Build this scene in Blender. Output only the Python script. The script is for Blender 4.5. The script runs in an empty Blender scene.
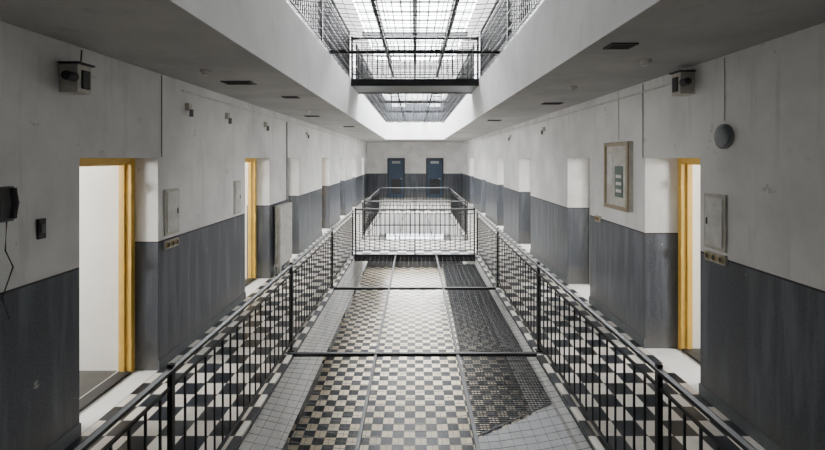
import bpy, math, random
from mathutils import Vector, Matrix
random.seed(3)
W=2.6; VX=1.34; H=3.8; CH=3.01; YB=-1.2; YE=24.0
L_N=[(3.41,4.45),(6.73,7.85),(9.0,9.85),(12.3,13.4),(15.3,16.4),(18.3,19.3),(21.4,22.4)]
R_N=[(4.01,4.97),(6.54,7.5),(9.9,11.0),(12.9,13.95),(16.2,17.2),(19.6,20.6)]

# ---------------- materials ----------------
def nm(name):
    m=bpy.data.materials.new(name); m.use_nodes=True
    nt=m.node_tree; b=nt.nodes['Principled BSDF']
    return m,nt,b
def N(nt,t,**k):
    n=nt.nodes.new(t)
    for a,v in k.items(): setattr(n,a,v)
    return n
def noise(nt,vec,scale,detail=4,rough=.6):
    n=N(nt,'ShaderNodeTexNoise'); n.inputs['Scale'].default_value=scale
    n.inputs['Detail'].default_value=detail; n.inputs['Roughness'].default_value=rough
    nt.links.new(vec,n.inputs['Vector']); return n.outputs['Fac']
def math_(nt,op,a,b=None,c=None):
    n=N(nt,'ShaderNodeMath',operation=op)
    for i,v in enumerate((a,b,c)):
        if v is None: continue
        if isinstance(v,(int,float)): n.inputs[i].default_value=v
        else: nt.links.new(v,n.inputs[i])
    return n.outputs[0]
def mix(nt,f,a,b,bt='MIX'):
    n=N(nt,'ShaderNodeMix',data_type='RGBA',blend_type=bt)
    if isinstance(f,(int,float)): n.inputs[0].default_value=f
    else: nt.links.new(f,n.inputs[0])
    for i,v in ((6,a),(7,b)):
        if isinstance(v,tuple): n.inputs[i].default_value=(*v,1)
        else: nt.links.new(v,n.inputs[i])
    return n.outputs[2]
def ramp(nt,f,lo,hi):
    n=N(nt,'ShaderNodeMapRange'); nt.links.new(f,n.inputs[0])
    n.inputs[1].default_value=lo; n.inputs[2].default_value=hi
    return n.outputs[0]
def pos(nt,scale=None):
    g=N(nt,'ShaderNodeNewGeometry').outputs['Position']
    if scale:
        v=N(nt,'ShaderNodeVectorMath',operation='MULTIPLY'); nt.links.new(g,v.inputs[0]); v.inputs[1].default_value=scale
        return v.outputs[0]
    return g
def simple(name,col,rough=.5,metal=0,var=.15,scale=8):
    m,nt,b=nm(name)
    f=noise(nt,pos(nt),scale)
    dark=tuple(c*(1-var*1.6) for c in col)
    nt.links.new(mix(nt,ramp(nt,f,.35,.65),dark,col),b.inputs['Base Color'])
    b.inputs['Roughness'].default_value=rough; b.inputs['Metallic'].default_value=metal
    return m
def bump(nt,b,f,s,d=.01):
    n=N(nt,'ShaderNodeBump'); n.inputs['Strength'].default_value=s; n.inputs['Distance'].default_value=d
    nt.links.new(f,n.inputs['Height']); nt.links.new(n.outputs[0],b.inputs['Normal'])

def two_tone():
    m,nt,b=nm('wall_paint_two_tone')
    p=pos(nt); sx=N(nt,'ShaderNodeSeparateXYZ'); nt.links.new(p,sx.inputs[0])
    z=math_(nt,'FLOORED_MODULO',sx.outputs[2],H)
    g=math_(nt,'LESS_THAN',z,1.29)
    big=noise(nt,p,1.3,6); fine=noise(nt,p,60,2)
    streak=noise(nt,pos(nt,(5,5,.5)),1.6,5)
    white=mix(nt,ramp(nt,big,.36,.6),(.71,.71,.71),(.87,.87,.865))
    white=mix(nt,math_(nt,'MULTIPLY',ramp(nt,streak,.56,.74),.4),white,(.47,.455,.43))
    peel=noise(nt,p,4.5,8,.7)
    white=mix(nt,math_(nt,'MULTIPLY',ramp(nt,peel,.645,.655),.5),white,(.50,.47,.42))
    grey=mix(nt,ramp(nt,fine,.35,.65),(.052,.058,.071),(.088,.098,.118))
    grey=mix(nt,math_(nt,'MULTIPLY',ramp(nt,streak,.46,.66),.8),grey,(.15,.165,.195))
    grey=mix(nt,ramp(nt,peel,.675,.69),grey,(.30,.295,.285))
    scuff=math_(nt,'MULTIPLY',ramp(nt,math_(nt,'MULTIPLY_ADD',peel,-.5,z),.12,-.12),.6)
    grey=mix(nt,scuff,grey,(.13,.125,.115))
    line=math_(nt,'MULTIPLY',math_(nt,'LESS_THAN',z,1.305),math_(nt,'GREATER_THAN',z,1.29))
    c=mix(nt,g,white,grey); c=mix(nt,line,c,(.04,.04,.045))
    nt.links.new(c,b.inputs['Base Color'])
    r=math_(nt,'MULTIPLY_ADD',g,-.38,.8); nt.links.new(r,b.inputs['Roughness'])
    bump(nt,b,big,.3,.03)
    return m
def plaster(name,c0,c1,rough=.85):
    m,nt,b=nm(name); p=pos(nt)
    f=noise(nt,p,1.1,7); s=noise(nt,pos(nt,(3,3,1)),2.2,6)
    c=mix(nt,ramp(nt,f,.35,.6),c0,c1)
    c=mix(nt,math_(nt,'MULTIPLY',ramp(nt,s,.58,.75),.4),c,tuple(x*.7 for x in c0))
    nt.links.new(c,b.inputs['Base Color']); b.inputs['Roughness'].default_value=rough
    bump(nt,b,f,.2,.02); return m
def tiles(name,size,l0=(.64,.60,.53),l1=(.84,.80,.73)):
    m,nt,b=nm(name); p=pos(nt); sx=N(nt,'ShaderNodeSeparateXYZ'); nt.links.new(p,sx.inputs[0])
    ux=math_(nt,'DIVIDE',sx.outputs[0],size); uy=math_(nt,'DIVIDE',sx.outputs[1],size)
    fx=math_(nt,'FLOOR',ux); fy=math_(nt,'FLOOR',uy)
    chk=math_(nt,'FLOORED_MODULO',math_(nt,'ADD',fx,fy),2)
    cv=N(nt,'ShaderNodeCombineXYZ'); nt.links.new(fx,cv.inputs[0]); nt.links.new(fy,cv.inputs[1])
    wn=N(nt,'ShaderNodeTexWhiteNoise'); nt.links.new(cv.outputs[0],wn.inputs[0])
    r=wn.outputs[0]
    light=mix(nt,r,l0,l1)
    dark=mix(nt,r,(.008,.010,.015),(.026,.031,.042))
    c=mix(nt,chk,light,dark)
    gx=math_(nt,'LESS_THAN',math_(nt,'FRACT',ux),.03); gy=math_(nt,'LESS_THAN',math_(nt,'FRACT',uy),.03)
    c=mix(nt,math_(nt,'MAXIMUM',gx,gy),c,(.12,.11,.1))
    d=noise(nt,p,2.3,6); c=mix(nt,math_(nt,'MULTIPLY',ramp(nt,d,.52,.75),.4),c,(.18,.16,.13))
    nt.links.new(c,b.inputs['Base Color'])
    b.inputs['Specular IOR Level'].default_value=.35
    nt.links.new(math_(nt,'MULTIPLY_ADD',d,.4,.16),b.inputs['Roughness']); return m

M_WALL=two_tone()
M_PL=plaster('white_plaster',(.78,.78,.775),(.89,.89,.885))
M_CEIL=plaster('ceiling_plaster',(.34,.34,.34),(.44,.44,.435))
M_CELL=plaster('cell_plaster',(.80,.79,.76),(.87,.86,.83))
M_TILE=tiles('checker_tiles',.2)
M_TILE2=tiles('checker_tiles_lower',.24,(.62,.53,.38),(.82,.73,.57))
M_CONC=plaster('cell_floor_screed',(.06,.06,.057),(.10,.098,.09),.75)
M_STEEL=simple('black_painted_steel',(.007,.008,.010),.5,.0)
M_WIRE=simple('net_wire_galvanised',(.09,.09,.09),.5,.3)
M_WIRED=simple('net_wire_dark',(.015,.015,.018),.5,.1)
M_YEL=simple('ochre_painted_frame',(.82,.52,.10),.45,0,.12,5)
M_WHT=simple('white_enamel',(.75,.74,.71),.4)
M_CREAM=simple('cream_enamel',(.62,.60,.54),.5)
M_DARK=simple('dark_plastic',(.03,.03,.032),.5)
M_DOOR=simple('blue_grey_door_paint',(.04,.075,.13),.5)
M_BROWN=simple('pale_wood_frame',(.36,.29,.19),.5)
M_GREEN=simple('green_board',(.05,.11,.08),.4)
M_GREY=simple('grey_plastic',(.13,.14,.15),.5)
M_LAMP=simple('grey_lamp_glass',(.15,.16,.18),.3)
M_SHEETL=simple('pale_grey_sheet',(.45,.46,.47),.6)
M_SOCK=simple('socket_ochre',(.5,.4,.18),.5)
M_BACK=simple('back_wall_light_absorber',(.025,.025,.027),.7)  # tone of the unseen back wall, set dark to cut bounce onto near walls
M_GLASS,nt,b=nm('skylight_glass')
nt.nodes.remove(b); tr=N(nt,'ShaderNodeBsdfTransparent'); tl=N(nt,'ShaderNodeBsdfTranslucent'); mx=N(nt,'ShaderNodeMixShader')
mp=pos(nt); nf=noise(nt,mp,2,5); nt.links.new(math_(nt,'MULTIPLY',nf,.35),mx.inputs[0])
nt.links.new(tr.outputs[0],mx.inputs[1]); nt.links.new(tl.outputs[0],mx.inputs[2])
nt.links.new(mx.outputs[0],nt.nodes['Material Output'].inputs[0])

# ---------------- mesh builder ----------------
class MB:
    def __init__(s): s.v=[]; s.f=[]; s.m=[]; s.mats=[]
    def mi(s,mat):
        if mat not in s.mats: s.mats.append(mat)
        return s.mats.index(mat)
    def box(s,x0,x1,y0,y1,z0,z1,mat):
        x0,x1=min(x0,x1),max(x0,x1); y0,y1=min(y0,y1),max(y0,y1); z0,z1=min(z0,z1),max(z0,z1)
        if min(x1-x0,y1-y0,z1-z0)<1e-5: return
        n=len(s.v)
        s.v+=[(x0,y0,z0),(x1,y0,z0),(x1,y1,z0),(x0,y1,z0),(x0,y0,z1),(x1,y0,z1),(x1,y1,z1),(x0,y1,z1)]
        for q in ((0,3,2,1),(4,5,6,7),(0,1,5,4),(1,2,6,5),(2,3,7,6),(3,0,4,7)):
            s.f.append(tuple(n+i for i in q)); s.m.append(s.mi(mat))
    def tube(s,pts,r,mat,seg=4,closed=False):
        pts=[Vector(p) for p in pts]; n=len(s.v); k=len(pts)
        rr=r if isinstance(r,(list,tuple)) else [r]*k
        for i,p in enumerate(pts):
            d=(pts[min(i+1,k-1)]-pts[max(i-1,0)]).normalized()
            u=d.cross(Vector((0,0,1)))
            if u.length<.01: u=d.cross(Vector((0,1,0)))
            u.normalize(); w=d.cross(u)
            for j in range(seg):
                a=2*math.pi*(j+.5)/seg
                s.v.append(tuple(p+u*math.cos(a)*rr[i]+w*math.sin(a)*rr[i]))
        for i in range(k-1):
            for j in range(seg):
                a=n+i*seg+j; b_=n+i*seg+(j+1)%seg
                s.f.append((a,b_,b_+seg,a+seg)); s.m.append(s.mi(mat))
        s.f.append(tuple(n+j for j in reversed(range(seg)))); s.m.append(s.mi(mat))
        s.f.append(tuple(n+(k-1)*seg+j for j in range(seg))); s.m.append(s.mi(mat))
    def prism(s,poly,z0,z1,mat):
        n=len(s.v); k=len(poly)
        s.v+=[(x,y,z0) for x,y in poly]+[(x,y,z1) for x,y in poly]
        s.f.append(tuple(n+i for i in reversed(range(k)))); s.m.append(s.mi(mat))
        s.f.append(tuple(n+k+i for i in range(k))); s.m.append(s.mi(mat))
        for i in range(k):
            j=(i+1)%k; s.f.append((n+i,n+j,n+k+j,n+k+i)); s.m.append(s.mi(mat))
    def obj(s,name,bevel=0):
        me=bpy.data.meshes.new(name); me.from_pydata(s.v,[],s.f)
        for m in s.mats: me.materials.append(m)
        for p,i in zip(me.polygons,s.m): p.material_index=i
        me.update(); o=bpy.data.objects.new(name,me); bpy.context.collection.objects.link(o)
        if bevel:
            md=o.modifiers.new('bevel','BEVEL'); md.width=bevel; md.segments=2; md.limit_method='ANGLE'
        return o
def area(name,loc,rot,sx_,sy_,e,col):
    l=bpy.data.lights.new(name,'AREA'); l.shape='RECTANGLE'; l.size=sx_; l.size_y=sy_; l.energy=e; l.color=col
    o=bpy.data.objects.new(name,l); bpy.context.collection.objects.link(o); o.location=loc; o.rotation_euler=rot; return o

# ---------------- walls ----------------
def side_wall(name,sg,niches,T):
    b=MB()
    for lv in (-1,0,1):
        z0=lv*H; z1=z0+CH if lv<1 else z0+3.4
        b.box(sg*W,sg*(W+T),YB,niches[0][0],z0,z1,M_WALL)
        for i,(a,c) in enumerate(niches):
            nx=niches[i+1][0] if i+1<len(niches) else YE
            b.box(sg*W,sg*(W+T),c,nx,z0,z1,M_WALL)
            b.box(sg*W,sg*(W+T),a,c,z0+2.15,z1,M_WALL)
        if lv<1:
            b.box(sg*W,sg*(W+T),YB,YE,z1,z0+H,M_PL)
    return b.obj(name)
side_wall('wall_left',-1,L_N,.40)
side_wall('wall_right',1,R_N,.50)

def frames(sg,niches,T,fx,cols):
    for i,(a,c) in enumerate(niches):
        mat=cols[i] if i<len(cols) else M_WHT
        b=MB(); x0=sg*(W+fx); x1=sg*(W+fx+.13)
        b.box(x0,x1,a,a+.06,0,2.15,mat); b.box(x0,x1,c-.06,c,0,2.15,mat)
        b.box(x0,x1,a+.06,c-.06,2.09,2.15,mat)
        xm=sg*(W+fx+.06); xm2=sg*(W+fx+.10)
        b.box(xm,xm2,c-.075,c-.06,0,2.09,mat); b.box(xm,xm2,a+.06,a+.075,0,2.09,mat); b.box(xm,xm2,a+.075,c-.075,2.075,2.09,mat)
        for hz in (.3,1.1,1.85):
            b.tube([(sg*(W+fx-.008),c-.07,hz-.05),(sg*(W+fx-.008),c-.07,hz+.05)],.011,mat,8)
        b.box(x0,x1,a+.06,c-.06,0,.025,M_DARK)
        b.obj('door_frame',.004)
frames(-1,L_N,.4,.23,[M_YEL,M_YEL,M_CREAM,M_YEL])
frames(1,R_N,.5,.37,[M_YEL,M_CREAM])
for sg,ns,T in ((-1,L_N,.4),(1,R_N,.5)):
    for lv in (-1,1):
        for (a,c) in ns:
            b=MB(); z0=lv*H; xa=sg*(W+T-.14); xb=sg*(W+T-.06)
            b.box(xa,xb,a,c,z0,z0+2.15,M_CREAM)
            b.box(sg*(W+T-.15),xa,a+.08,c-.08,z0+.05,z0+2.05,M_DOOR)
            b.box(sg*(W+T-.165),sg*(W+T-.15),(a+c)/2-.1,(a+c)/2+.1,z0+1.45,z0+1.6,M_STEEL)
            b.box(sg*(W+T-.19),sg*(W+T-.15),c-.2,c-.12,z0+1.0,z0+1.06,M_STEEL)
            b.obj('closed_door')

XO=5.6
def cells(side,sg,niches,T):
    b=MB(); xi=sg*(W+T)
    ys=[YB]+[c for a,c in niches]
    win=[]
    for i in range(1,len(ys)):
        ymid=(max(ys[i-1],ys[i]-3)+ys[i])/2+.05; win.append((ymid-.5,ymid+.5))
    b.box(xi,sg*XO,YB-.12,YB,0,CH,M_CELL)
    for c in ys[1:]: b.box(xi,sg*XO,c,c+.1,0,CH,M_CELL)
    last=YB
    for (a,c) in win:
        b.box(sg*XO,sg*(XO+.2),last,a,0,CH,M_CELL)
        b.box(sg*XO,sg*(XO+.2),a,c,0,1.3,M_CELL); b.box(sg*XO,sg*(XO+.2),a,c,2.4,CH,M_CELL)
        last=c
    b.box(sg*XO,sg*(XO+.2),last,YE,0,CH,M_CELL)
    b.box(xi,sg*(XO+.2),YB,YE,CH,CH+.15,M_CELL)
    b.obj('wall_cells_'+side)
    for (a,c) in win:
        w=MB(); x0=sg*(XO+.05); x1=sg*(XO+.1)
        for (p,q,r,s_) in ((a,a+.05,1.3,2.4),(c-.05,c,1.3,2.4),(a+.05,c-.05,1.3,1.35),(a+.05,c-.05,2.35,2.4)): w.box(x0,x1,p,q,r,s_,M_WHT)
        for k in range(1,6): 
            y=a+.05+k*(c-a-.1)/6; w.tube([(sg*(XO+.075),y,1.35),(sg*(XO+.075),y,2.35)],.01,M_STEEL,6)
        w.obj('window_bars')
        area('window_daylight',(sg*(XO+.19),(a+c)/2,1.85),(0,sg*math.pi/2,0),1.0,.9,240,(1,.965,.91))
cells('left',-1,L_N,.4); cells('right',1,R_N,.5)

# end & back walls
zt=7.2; xs=XO+.2
b=MB(); b.box(-xs,xs,YB-.3,YB,-H-.02,zt,M_BACK); b.obj('wall_back')
b=MB(); wz0,wz1=4.9,5.95
lz0,lz1=-3.1,-1.4  # lower opening, added to let fill light onto the lower floor
b.box(-xs,-1.6,YE,YE+.3,-H-.02,3.0,M_WALL); b.box(1.6,xs,YE,YE+.3,-H-.02,3.0,M_WALL)
b.box(-1.6,1.6,YE,YE+.3,-H-.02,lz0,M_WALL); b.box(-1.6,1.6,YE,YE+.3,lz1,3.0,M_WALL)
b.box(-xs,xs,YE,YE+.3,3.0,wz0,M_WALL); b.box(-xs,xs,YE,YE+.3,wz1,zt,M_WALL)
wx=[(-1.3,-.5),(.65,1.45)]
b.box(-xs,wx[0][0],YE,YE+.3,wz0,wz1,M_WALL); b.box(wx[0][1],wx[1][0],YE,YE+.3,wz0,wz1,M_WALL); b.box(wx[1][1],xs,YE,YE+.3,wz0,wz1,M_WALL)
b.obj('wall_end')
for i,(a,c,wa,wb) in enumerate([(q[0],q[1],wz0,wz1) for q in wx]+[(-1.6,1.6,lz0,lz1)]):  # upper pair, then the frame of the added lower opening
    w=MB()
    qs=[(a,a+.05,wa,wb),(c-.05,c,wa,wb),(a,c,wa,wa+.05),(a,c,wb-.05,wb),(a,c,wa+.6,wa+.64)]
    nb=max(1,round((c-a)/.5)-1)
    for k in range(1,nb+1): xx=a+(c-a)*k/(nb+1); qs.append((xx-.02,xx+.02,wa,wb))
    for q in qs: w.box(q[0],q[1],YE+.05,YE+.1,q[2],q[3],M_STEEL)
    w.obj('window_%d'%(i+1))
area('lower_fill_light',(0,YE+.28,(lz0+lz1)/2),(-math.pi/2,0,0),3.1,1.6,400,(1,.96,.90))  # added fill light that brightens the far lower floor
for i,(a,c) in enumerate(((-1.5,-.55),(.6,1.55))):
    w=MB(); y0=YE-.06
    w.box(a,a+.07,y0,YE,0,2.15,M_DARK); w.box(c-.07,c,y0,YE,0,2.15,M_DARK); w.box(a+.07,c-.07,y0,YE,2.08,2.15,M_DARK)
    w.box(a+.07,c-.07,y0+.02,YE,0.0,2.08,M_DOOR)
    w.box(a+.25,c-.25,y0+.01,y0+.02,1.85,1.98,M_SHEETL)
    w.box(a+.2,c-.2,y0+.012,y0+.02,.2,1.0,M_DARK)
    w.tube([(c-.16,y0-.04,1.02),(c-.26,y0-.04,1.02)],.012,M_WHT,6); w.box(c-.17,c-.15,y0-.04,y0+.02,1.01,1.03,M_WHT)
    w.obj('door_%d'%(i+1))

# ---------------- floors / slabs ----------------
def slab(lv,voids,tile,name):
    b=MB(); z=lv*H
    def piece(x0,x1,y0,y1):
        b.box(x0,x1,y0,y1,z-.02,z,tile)
        b.box(x0,x1,y0,y1,z-(H-CH)+.004,z-.02,M_PL)
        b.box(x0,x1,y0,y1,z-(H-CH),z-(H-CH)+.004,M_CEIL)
    for s in (-1,1): piece(s*VX,s*W,YB,YE)
    last=YB
    for (a,c) in voids:
        piece(-VX,VX,last,a); last=c
    piece(-VX,VX,last,YE)
    return b.obj(name)
slab(0,[(1.4,17.0)],M_TILE,'floor')
slab(1,[(1.0,20.3)],M_TILE,'ceiling')
b=MB(); b.box(-W-.5,W+.5,YB,YE,-H-.2,-H,M_TILE2); b.obj('floor_lower')
b=MB()
for s in (-1,1): b.box(s*W,s*(XO+.2),YB,YE,-.02,-.001,M_CONC)
b.obj('floor_cells')
for nme,sg,ns in (('left',-1,L_N),('right',1,R_N)):
    b=MB(); last=YB
    for (a,c) in ns+[(YE,YE)]:
        b.box(sg*(W-.015),sg*W,last,a,0,.1,M_GREY); last=c
    b.obj('baseboard_'+nme)

def deck(name,y0,y1,z,th,tile=M_TILE):
    b=MB(); b.box(-VX,VX,y0+.08,y1-.08,z-.02,z,tile); b.box(-VX,VX,y0+.08,y1-.08,z-th,z-.02,M_STEEL)
    b.box(-VX,VX,y0,y0+.08,z-th-.02,z+.01,M_STEEL); b.box(-VX,VX,y1-.08,y1,z-th-.02,z+.01,M_STEEL)
    return b.obj(name)
deck('footbridge',9.75,11.6,0,.12)
deck('footbridge',9.2,10.4,H,.12)

# ---------------- railings ----------------
def railing(p0,p1,z,h=1.0,posts=None,gap=.13,name='gallery_railing',extra=0,br=.008):
    b=MB(); a=Vector((p0[0],p0[1],z)); c=Vector((p1[0],p1[1],z)); d=c-a; L=d.length; u=d/L
    up=Vector((0,0,1))
    b.tube([a+up*(h-.015),c+up*(h-.015)],.02+(.012 if extra else 0),M_STEEL,6)
    b.tube([a+up*(h-.11),c+up*(h-.11)],.011,M_STEEL,4)
    b.tube([a+up*.1,c+up*.1],.014,M_STEEL,4)
    for k in range(extra):
        zz=.1+(h-.21)*(k+1)/(extra+1); b.tube([a+up*zz,c+up*zz],.007,M_STEEL,4)
    n=max(1,round(L/gap))
    for i in range(1,n):
        p=a+u*(L*i/n); b.tube([p+up*.1,p+up*(h-.11)],br,M_STEEL,4)
    m=max(1,round(L/2.43)) if posts is None else posts
    for i in range(m+1):
        p=a+u*(.02+(L-.04)*i/m); b.tube([p,p+up*(h+.02)],.021+(.01 if extra else 0),M_STEEL,4)
        b.box(p.x-.035,p.x+.035,p.y-.035,p.y+.035,z,z+.012,M_STEEL)
    return b.obj(name)
RX=VX+.04
for s in (-1,1):
    railing((s*RX,0.05),(s*RX,9.77),0,.965)
    railing((s*RX,11.62),(s*RX,17.0),0,.965)
    railing((s*RX,1.0),(s*RX,9.2),H,1.0,extra=5,gap=.10,br=.012)
    railing((s*RX,10.4),(s*RX,20.3),H,1.0,extra=5,gap=.10,br=.013)
for y,z in ((9.79,0),(11.56,0),(9.24,H),(10.36,H)): railing((-VX,y),(VX,y),z,.88 if z else 1.02,2,.11,'footbridge_railing',extra=4 if z else 0,br=.012 if z else .012)
railing((-VX,17.06),(VX,17.06),0,1.0,2,br=.013); railing((-VX,20.36),(VX,20.36),H,1.0,2,br=.014,extra=3)

# ---------------- safety nets ----------------
def net(y0,y1,z,gx,gy,r,mat,bars,longs,sag=.05,xw=VX,br=.022,name='safety_net'):
    b=MB(); ed=[y0]+[y for y in bars if y0<y<y1]+[y1]
    def zz(x,y):
        for i in range(len(ed)-1):
            if ed[i]<=y<=ed[i+1]:
                t=(y-ed[i])/(ed[i+1]-ed[i]); return z-sag*4*t*(1-t)*(1-(x/xw)**2)
        return z
    nx=int(2*xw/gx)
    for i in range(nx+1):
        x=-xw+2*xw*i/nx; k=int((y1-y0)/.3)
        b.tube([(x+random.uniform(-.006,.006),y0+(y1-y0)*j/k,zz(x,y0+(y1-y0)*j/k)) for j in range(k+1)],r,mat)
    ny=int((y1-y0)/gy)
    for i in range(ny+1):
        y=y0+(y1-y0)*i/ny; sk=random.uniform(-.02,.02)
        b.tube([(-xw+2*xw*j/8,y+sk*(j-4)/4,zz(-xw+2*xw*j/8,y)) for j in range(9)],r,mat)
    for y in bars: b.tube([(-xw-.1,y,z+.015),(xw+.1,y,z+.015)],br,M_STEEL)
    for x in longs: b.tube([(x,y0,z+.01),(x,y1,z+.01)],br*.8,M_STEEL)
    for s in (-1,1): b.tube([(s*xw,y0,z),(s*xw,y1,z)],.015,M_STEEL)
    return b.obj(name)
net(1.4,9.75,-.03,.09,.09,.0019,M_WIRE,(2.43,4.85,7.3),(-.43,.47),.16,br=.026)
net(11.6,17.0,-.03,.15,.15,.0025,M_WIRE,(14.2,),(-.43,.47),.1)
net(1.0,9.2,H+.03,.15,.15,.005,M_WIRED,(2.43,7.05),(-.45,.45),.08,VX+.02,.035)
net(10.4,20.3,H+.03,.14,.14,.007,M_WIRED,(13.5,16.2),(-.45,.45),.08,VX+.02,.035)
b=MB()
def xl(y): return .52+(y-3.7)/(9.74-3.7)*.08
y=3.75
while y<9.7:
    x1=1.31 if y>4.2 else .55+(y-3.7)/.5*.75
    b.tube([(xl(y),y,-.19),(x1,y+.0,-.19)],.0055,M_WIRED); y+=.032
for i in range(24):
    x=.56+i*.032; ys=3.7+max(0,(x-.52))/.78*.5
    b.tube([(x+.0,ys,-.195),(x+.01,9.74,-.195)],.005,M_WIRED)
b.tube([(.52,3.7,-.19),(1.3,4.2,-.19)],.007,M_STEEL); b.tube([(.52,3.7,-.19),(.6,9.74,-.19)],.007,M_STEEL)
b.obj('fine_net_panel')
b=MB(); b.prism([(.5,1.45),(1.30,1.45),(1.30,4.16),(.5,3.66)],-.205,-.195,M_SHEETL); b.obj('grey_sheet_panel')

# ---------------- roof & skylight ----------------
SX=2.0; ZR=H+3.4; S0=10.5
b=MB()
for s in (-1,1): b.box(s*SX,s*xs,YB-.3,YE+.3,ZR,ZR+.2,M_PL)
b.box(-SX,SX,YB-.3,S0,ZR,ZR+.2,M_PL); b.box(-SX,SX,23,YE+.3,ZR,ZR+.2,M_PL)  # unseen roof before the skylight, lengthened to keep the near end dim
b.obj('ceiling_upper')
b=MB()
for x in (-1.27,0,1.27): b.box(x-.08,x+.08,S0,23,ZR-.14,ZR+.04,M_STEEL)
for i in range(1,13):
    x=-SX+2*SX*i/13; b.box(x-.02,x+.02,S0,23,ZR,ZR+.04,M_STEEL)
y=S0
while y<23: b.box(-SX,SX,y,y+.07,ZR+.0,ZR+.04,M_STEEL); y+=.95
for y in (12.5,17.5): b.box(-SX-.1,SX+.1,y,y+.14,ZR-.2,ZR-.02,M_STEEL)
n=len(b.v); b.v+=[(-SX,S0,ZR+.05),(SX,S0,ZR+.05),(SX,23,ZR+.05),(-SX,23,ZR+.05)]; b.f.append((n,n+1,n+2,n+3)); b.m.append(b.mi(M_GLASS))
b.obj('skylight')
area('skylight_daylight',(0,(23+S0)/2,ZR+.6),(0,0,0),2*SX,23-S0,13000,(.97,.985,1))

# ---------------- fittings ----------------
def siren(y,z,sg,name):
    b=MB(); b.box(sg*W,sg*(W-.14),y-.07,y+.07,z-.11,z+.1,M_CREAM)
    b.box(sg*W,sg*(W-.16),y-.085,y+.085,z+.1,z+.115,M_DARK)
    b.tube([(sg*(W-.12),y-.07,z),(sg*(W-.12),y-.16,z)],.035,M_DARK,10)
    b.box(sg*(W-.14),sg*(W-.155),y-.04,y+.04,z-.08,z+.06,M_DARK)
    return b.obj(name,.006)
siren(3.28,2.74,-1,'wall_alarm_box'); siren(4.15,2.85,1,'wall_alarm_box')
def hatch(sg,y0,y1,z0,z1):
    b=MB(); b.box(sg*W,sg*(W-.02),y0,y1,z0,z1,M_CREAM); b.box(sg*(W-.02),sg*(W-.028),y0+.03,y1-.03,z0+.03,z1-.03,M_WHT)
    b.box(sg*(W-.028),sg*(W-.036),y1-.06,y1-.045,(z0+z1)/2-.03,(z0+z1)/2+.03,M_DARK); b.obj('wall_access_hatch',.003)
def sockets(sg,y0,n,z):
    b=MB(); b.box(sg*W,sg*(W-.02),y0,y0+.085*n,z,z+.085,M_CREAM)
    for i in range(n):
        yy=y0+.0425+.085*i; b.tube([(sg*(W-.02),yy,z+.0425),(sg*(W-.032),yy,z+.0425)],.034,M_SOCK,12)
        b.tube([(sg*(W-.032),yy,z+.0425),(sg*(W-.034),yy,z+.0425)],.022,M_DARK,12)
    b.obj('socket_strip')
hatch(-1,4.55,4.82,1.34,1.82); sockets(-1,4.55,3,1.2)
hatch(-1,6.3,6.52,1.34,1.82); hatch(1,3.66,3.93,1.36,1.84); sockets(1,3.66,3,1.25); sockets(1,6.15,2,1.25)
b=MB(); y0,y1,z0,z1=5.24,5.90,1.5,2.35
b.box(W,W-.05,y0,y1,z0,z1,M_CREAM)
for q in ((y0,y0+.05,z0,z1),(y1-.05,y1,z0,z1),(y0+.05,y1-.05,z0,z0+.05),(y0+.05,y1-.05,z1-.05,z1)): b.box(W-.05,W-.07,*q,M_BROWN)
b.box(W-.05,W-.055,y0+.05,y1-.05,z0+.05,z1-.05,M_CREAM)
b.box(W-.055,W-.06,y0+.14,y0+.36,z0+.16,z1-.3,M_GREEN)
for k in range(3): b.box(W-.06,W-.064,y0+.18,y0+.32,z0+.22+.09*k,z0+.26+.09*k,M_WHT)
b.box(W-.055,W-.06,y0+.42,y1-.1,z0+.3,z1-.15,M_WHT)
b.obj('wall_cabinet',.003)
b=MB(); c=(3.69,2.33)
prof=[(.0,.105),(.02,.105),(.02,.095),(.035,.085),(.042,.06),(.046,.03),(.047,.01)]
b.tube([(W-p[0]-.0001*i,c[0],c[1]) for i,p in enumerate(prof)],[p[1] for p in prof],M_LAMP,28)
b.obj('bulkhead_lamp')
b=MB(); y,z=3.05,1.66; b.box(-W,-W+.02,y-.03,y+.03,z-.07,z+.07,M_DARK); b.box(-W+.02,-W+.03,y-.015,y+.015,z-.03,z+.03,M_GREY); b.obj('wall_switch',.003)
b=MB(); y,z=2.78,1.87; b.box(-W,-W+.04,y-.06,y+.03,z-.12,z+.1,M_GREY); b.tube([(-W+.06,y,z-.1),(-W+.075,y,z),(-W+.06,y,z+.09)],.022,M_DARK,8)
b.tube([(-W+.02,y,z-.12),(-W+.03,y-.02,z-.3),(-W+.015,y+.05,z-.42),(-W+.01,y-.02,z-.6),(-W+.01,y+.03,z-.75)],.005,M_DARK,6); b.obj('wall_telephone',.004)
def conduit(pts,r=.009,m=M_GREY):
    b=MB(); b.tube(pts,r,m,6); b.obj('cable_conduit')
conduit([(-W+.01,4.5,2.16),(-W+.01,4.5,CH-.01)],.005,M_GREY)
conduit([(-W+.01,3.40,2.78),(-W+.01,3.42,CH-.02)],.005,M_DARK)
conduit([(W-.01,5.0,2.15),(W-.01,5.0,CH-.02)],.005,M_GREY)
conduit([(W-.005,3.69,2.46),(W-.005,3.69,CH-.02)],.004,M_CREAM)
conduit([(W-.01,5.6,2.38),(W-.01,5.6,CH-.02)],.006,M_WHT)
conduit([(W-.01,4.4,2.9),(W-.01,7.2,2.9),(W-.01,12,2.9),(W-.01,23.5,2.9)],.01,M_WHT)
conduit([(-W+.01,4.9,2.9),(-W+.01,23.5,2.9)],.01,M_WHT)
conduit([(-W+.01,8.9,1.3),(-W+.01,8.9,2.88)],.010,M_DARK)
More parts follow.
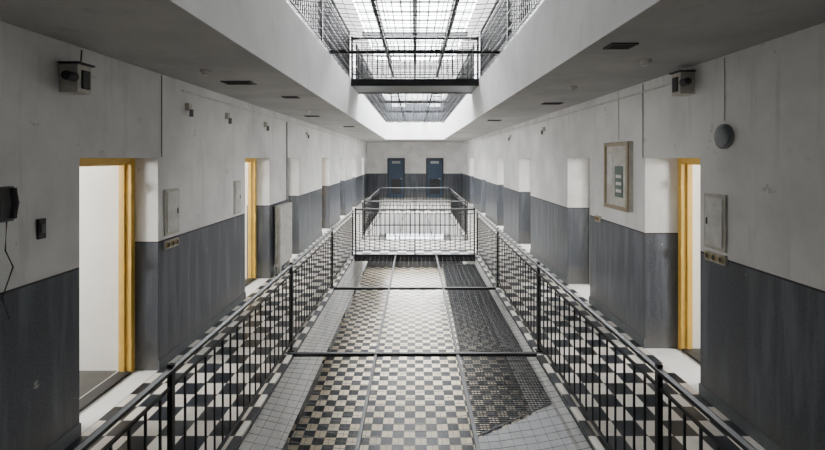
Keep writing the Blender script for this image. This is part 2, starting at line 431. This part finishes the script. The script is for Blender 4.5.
for sg,y in ((-1,5.0),(-1,6.05),(-1,7.6),(-1,10.5),(1,8.8),(1,11.9)):
    b=MB(); z=2.72; b.box(sg*W,sg*(W-.05),y-.03,y+.03,z-.03,z+.05,M_CREAM); b.tube([(sg*(W-.06),y,z-.02),(sg*(W-.06),y,z-.1)],.022,M_GREY,8); b.obj('wall_sensor')
for x,y,w,d in ((-2.0,5.0,.34,.2),(-1.75,6.2,.22,.14),(1.57,3.36,.2,.16),(2.15,6.9,.3,.18),(-2.1,9,.3,.2),(-1.8,12,.3,.2),(1.8,10,.3,.2)):
    b=MB(); z=CH
    for q in ((x-w/2,x+w/2,y-d/2,y-d/2+.015),(x-w/2,x+w/2,y+d/2-.015,y+d/2),(x-w/2,x-w/2+.015,y-d/2,y+d/2),(x+w/2-.015,x+w/2,y-d/2,y+d/2)): b.box(*q,z-.012,z,M_STEEL)
    b.box(x-w/2+.015,x+w/2-.015,y-d/2+.015,y+d/2-.015,z-.003,z,M_DARK)
    for k in range(1,5): yy=y-d/2+k*d/5; b.box(x-w/2+.015,x+w/2-.015,yy-.004,yy+.004,z-.01,z-.003,M_STEEL)
    b.obj('ceiling_vent')
for x,y in ((2.02,3.86),(-2.05,4.3),(1.9,5.3),(-1.95,8)):
    b=MB(); b.tube([(x,y,CH),(x,y,CH-.03)],.05,M_WHT,16); b.tube([(x,y,CH-.03),(x,y,CH-.05)],.03,M_WHT,16); b.obj('smoke_detector')
b=MB(); n=9
for i in range(n):
    y=8.06+i*.085
    for dx in (.06,.13): b.tube([(-W+dx,y,.2),(-W+dx,y,1.25)],.028,M_WHT,8)
    b.box(-W+.04,-W+.15,y-.03,y+.03,1.2,1.27,M_WHT); b.box(-W+.04,-W+.15,y-.03,y+.03,.17,.24,M_WHT)
b.tube([(-W+.095,8.06,.22),(-W+.095,8.06+.085*(n-1),.22)],.02,M_WHT,8); b.tube([(-W+.095,8.06,1.23),(-W+.095,8.06+.085*(n-1),1.23)],.02,M_WHT,8)
for y in (8.1,8.7): b.box(-W+.06,-W+.13,y-.02,y+.02,0,.18,M_WHT)
b.tube([(-W+.06,8.0,.22),(-W+.06,7.95,.22),(-W+.06,7.95,0)],.012,M_WHT,6)
b.obj('radiator')

# ---------------- world & camera ----------------
w=bpy.data.worlds.new('sky'); bpy.context.scene.world=w; w.use_nodes=True
bg=w.node_tree.nodes['Background']; bg.inputs[0].default_value=(.9,.95,1,1); bg.inputs[1].default_value=8.0
cam=bpy.data.cameras.new('camera'); co=bpy.data.objects.new('camera',cam); bpy.context.collection.objects.link(co)
co.location=(0,0,2.15); co.rotation_euler=(math.pi/2,0,0)
cam.sensor_width=36; cam.lens=440/825*36; cam.shift_x=-.003; cam.shift_y=-67/825; cam.clip_start=.05
bpy.context.scene.camera=co
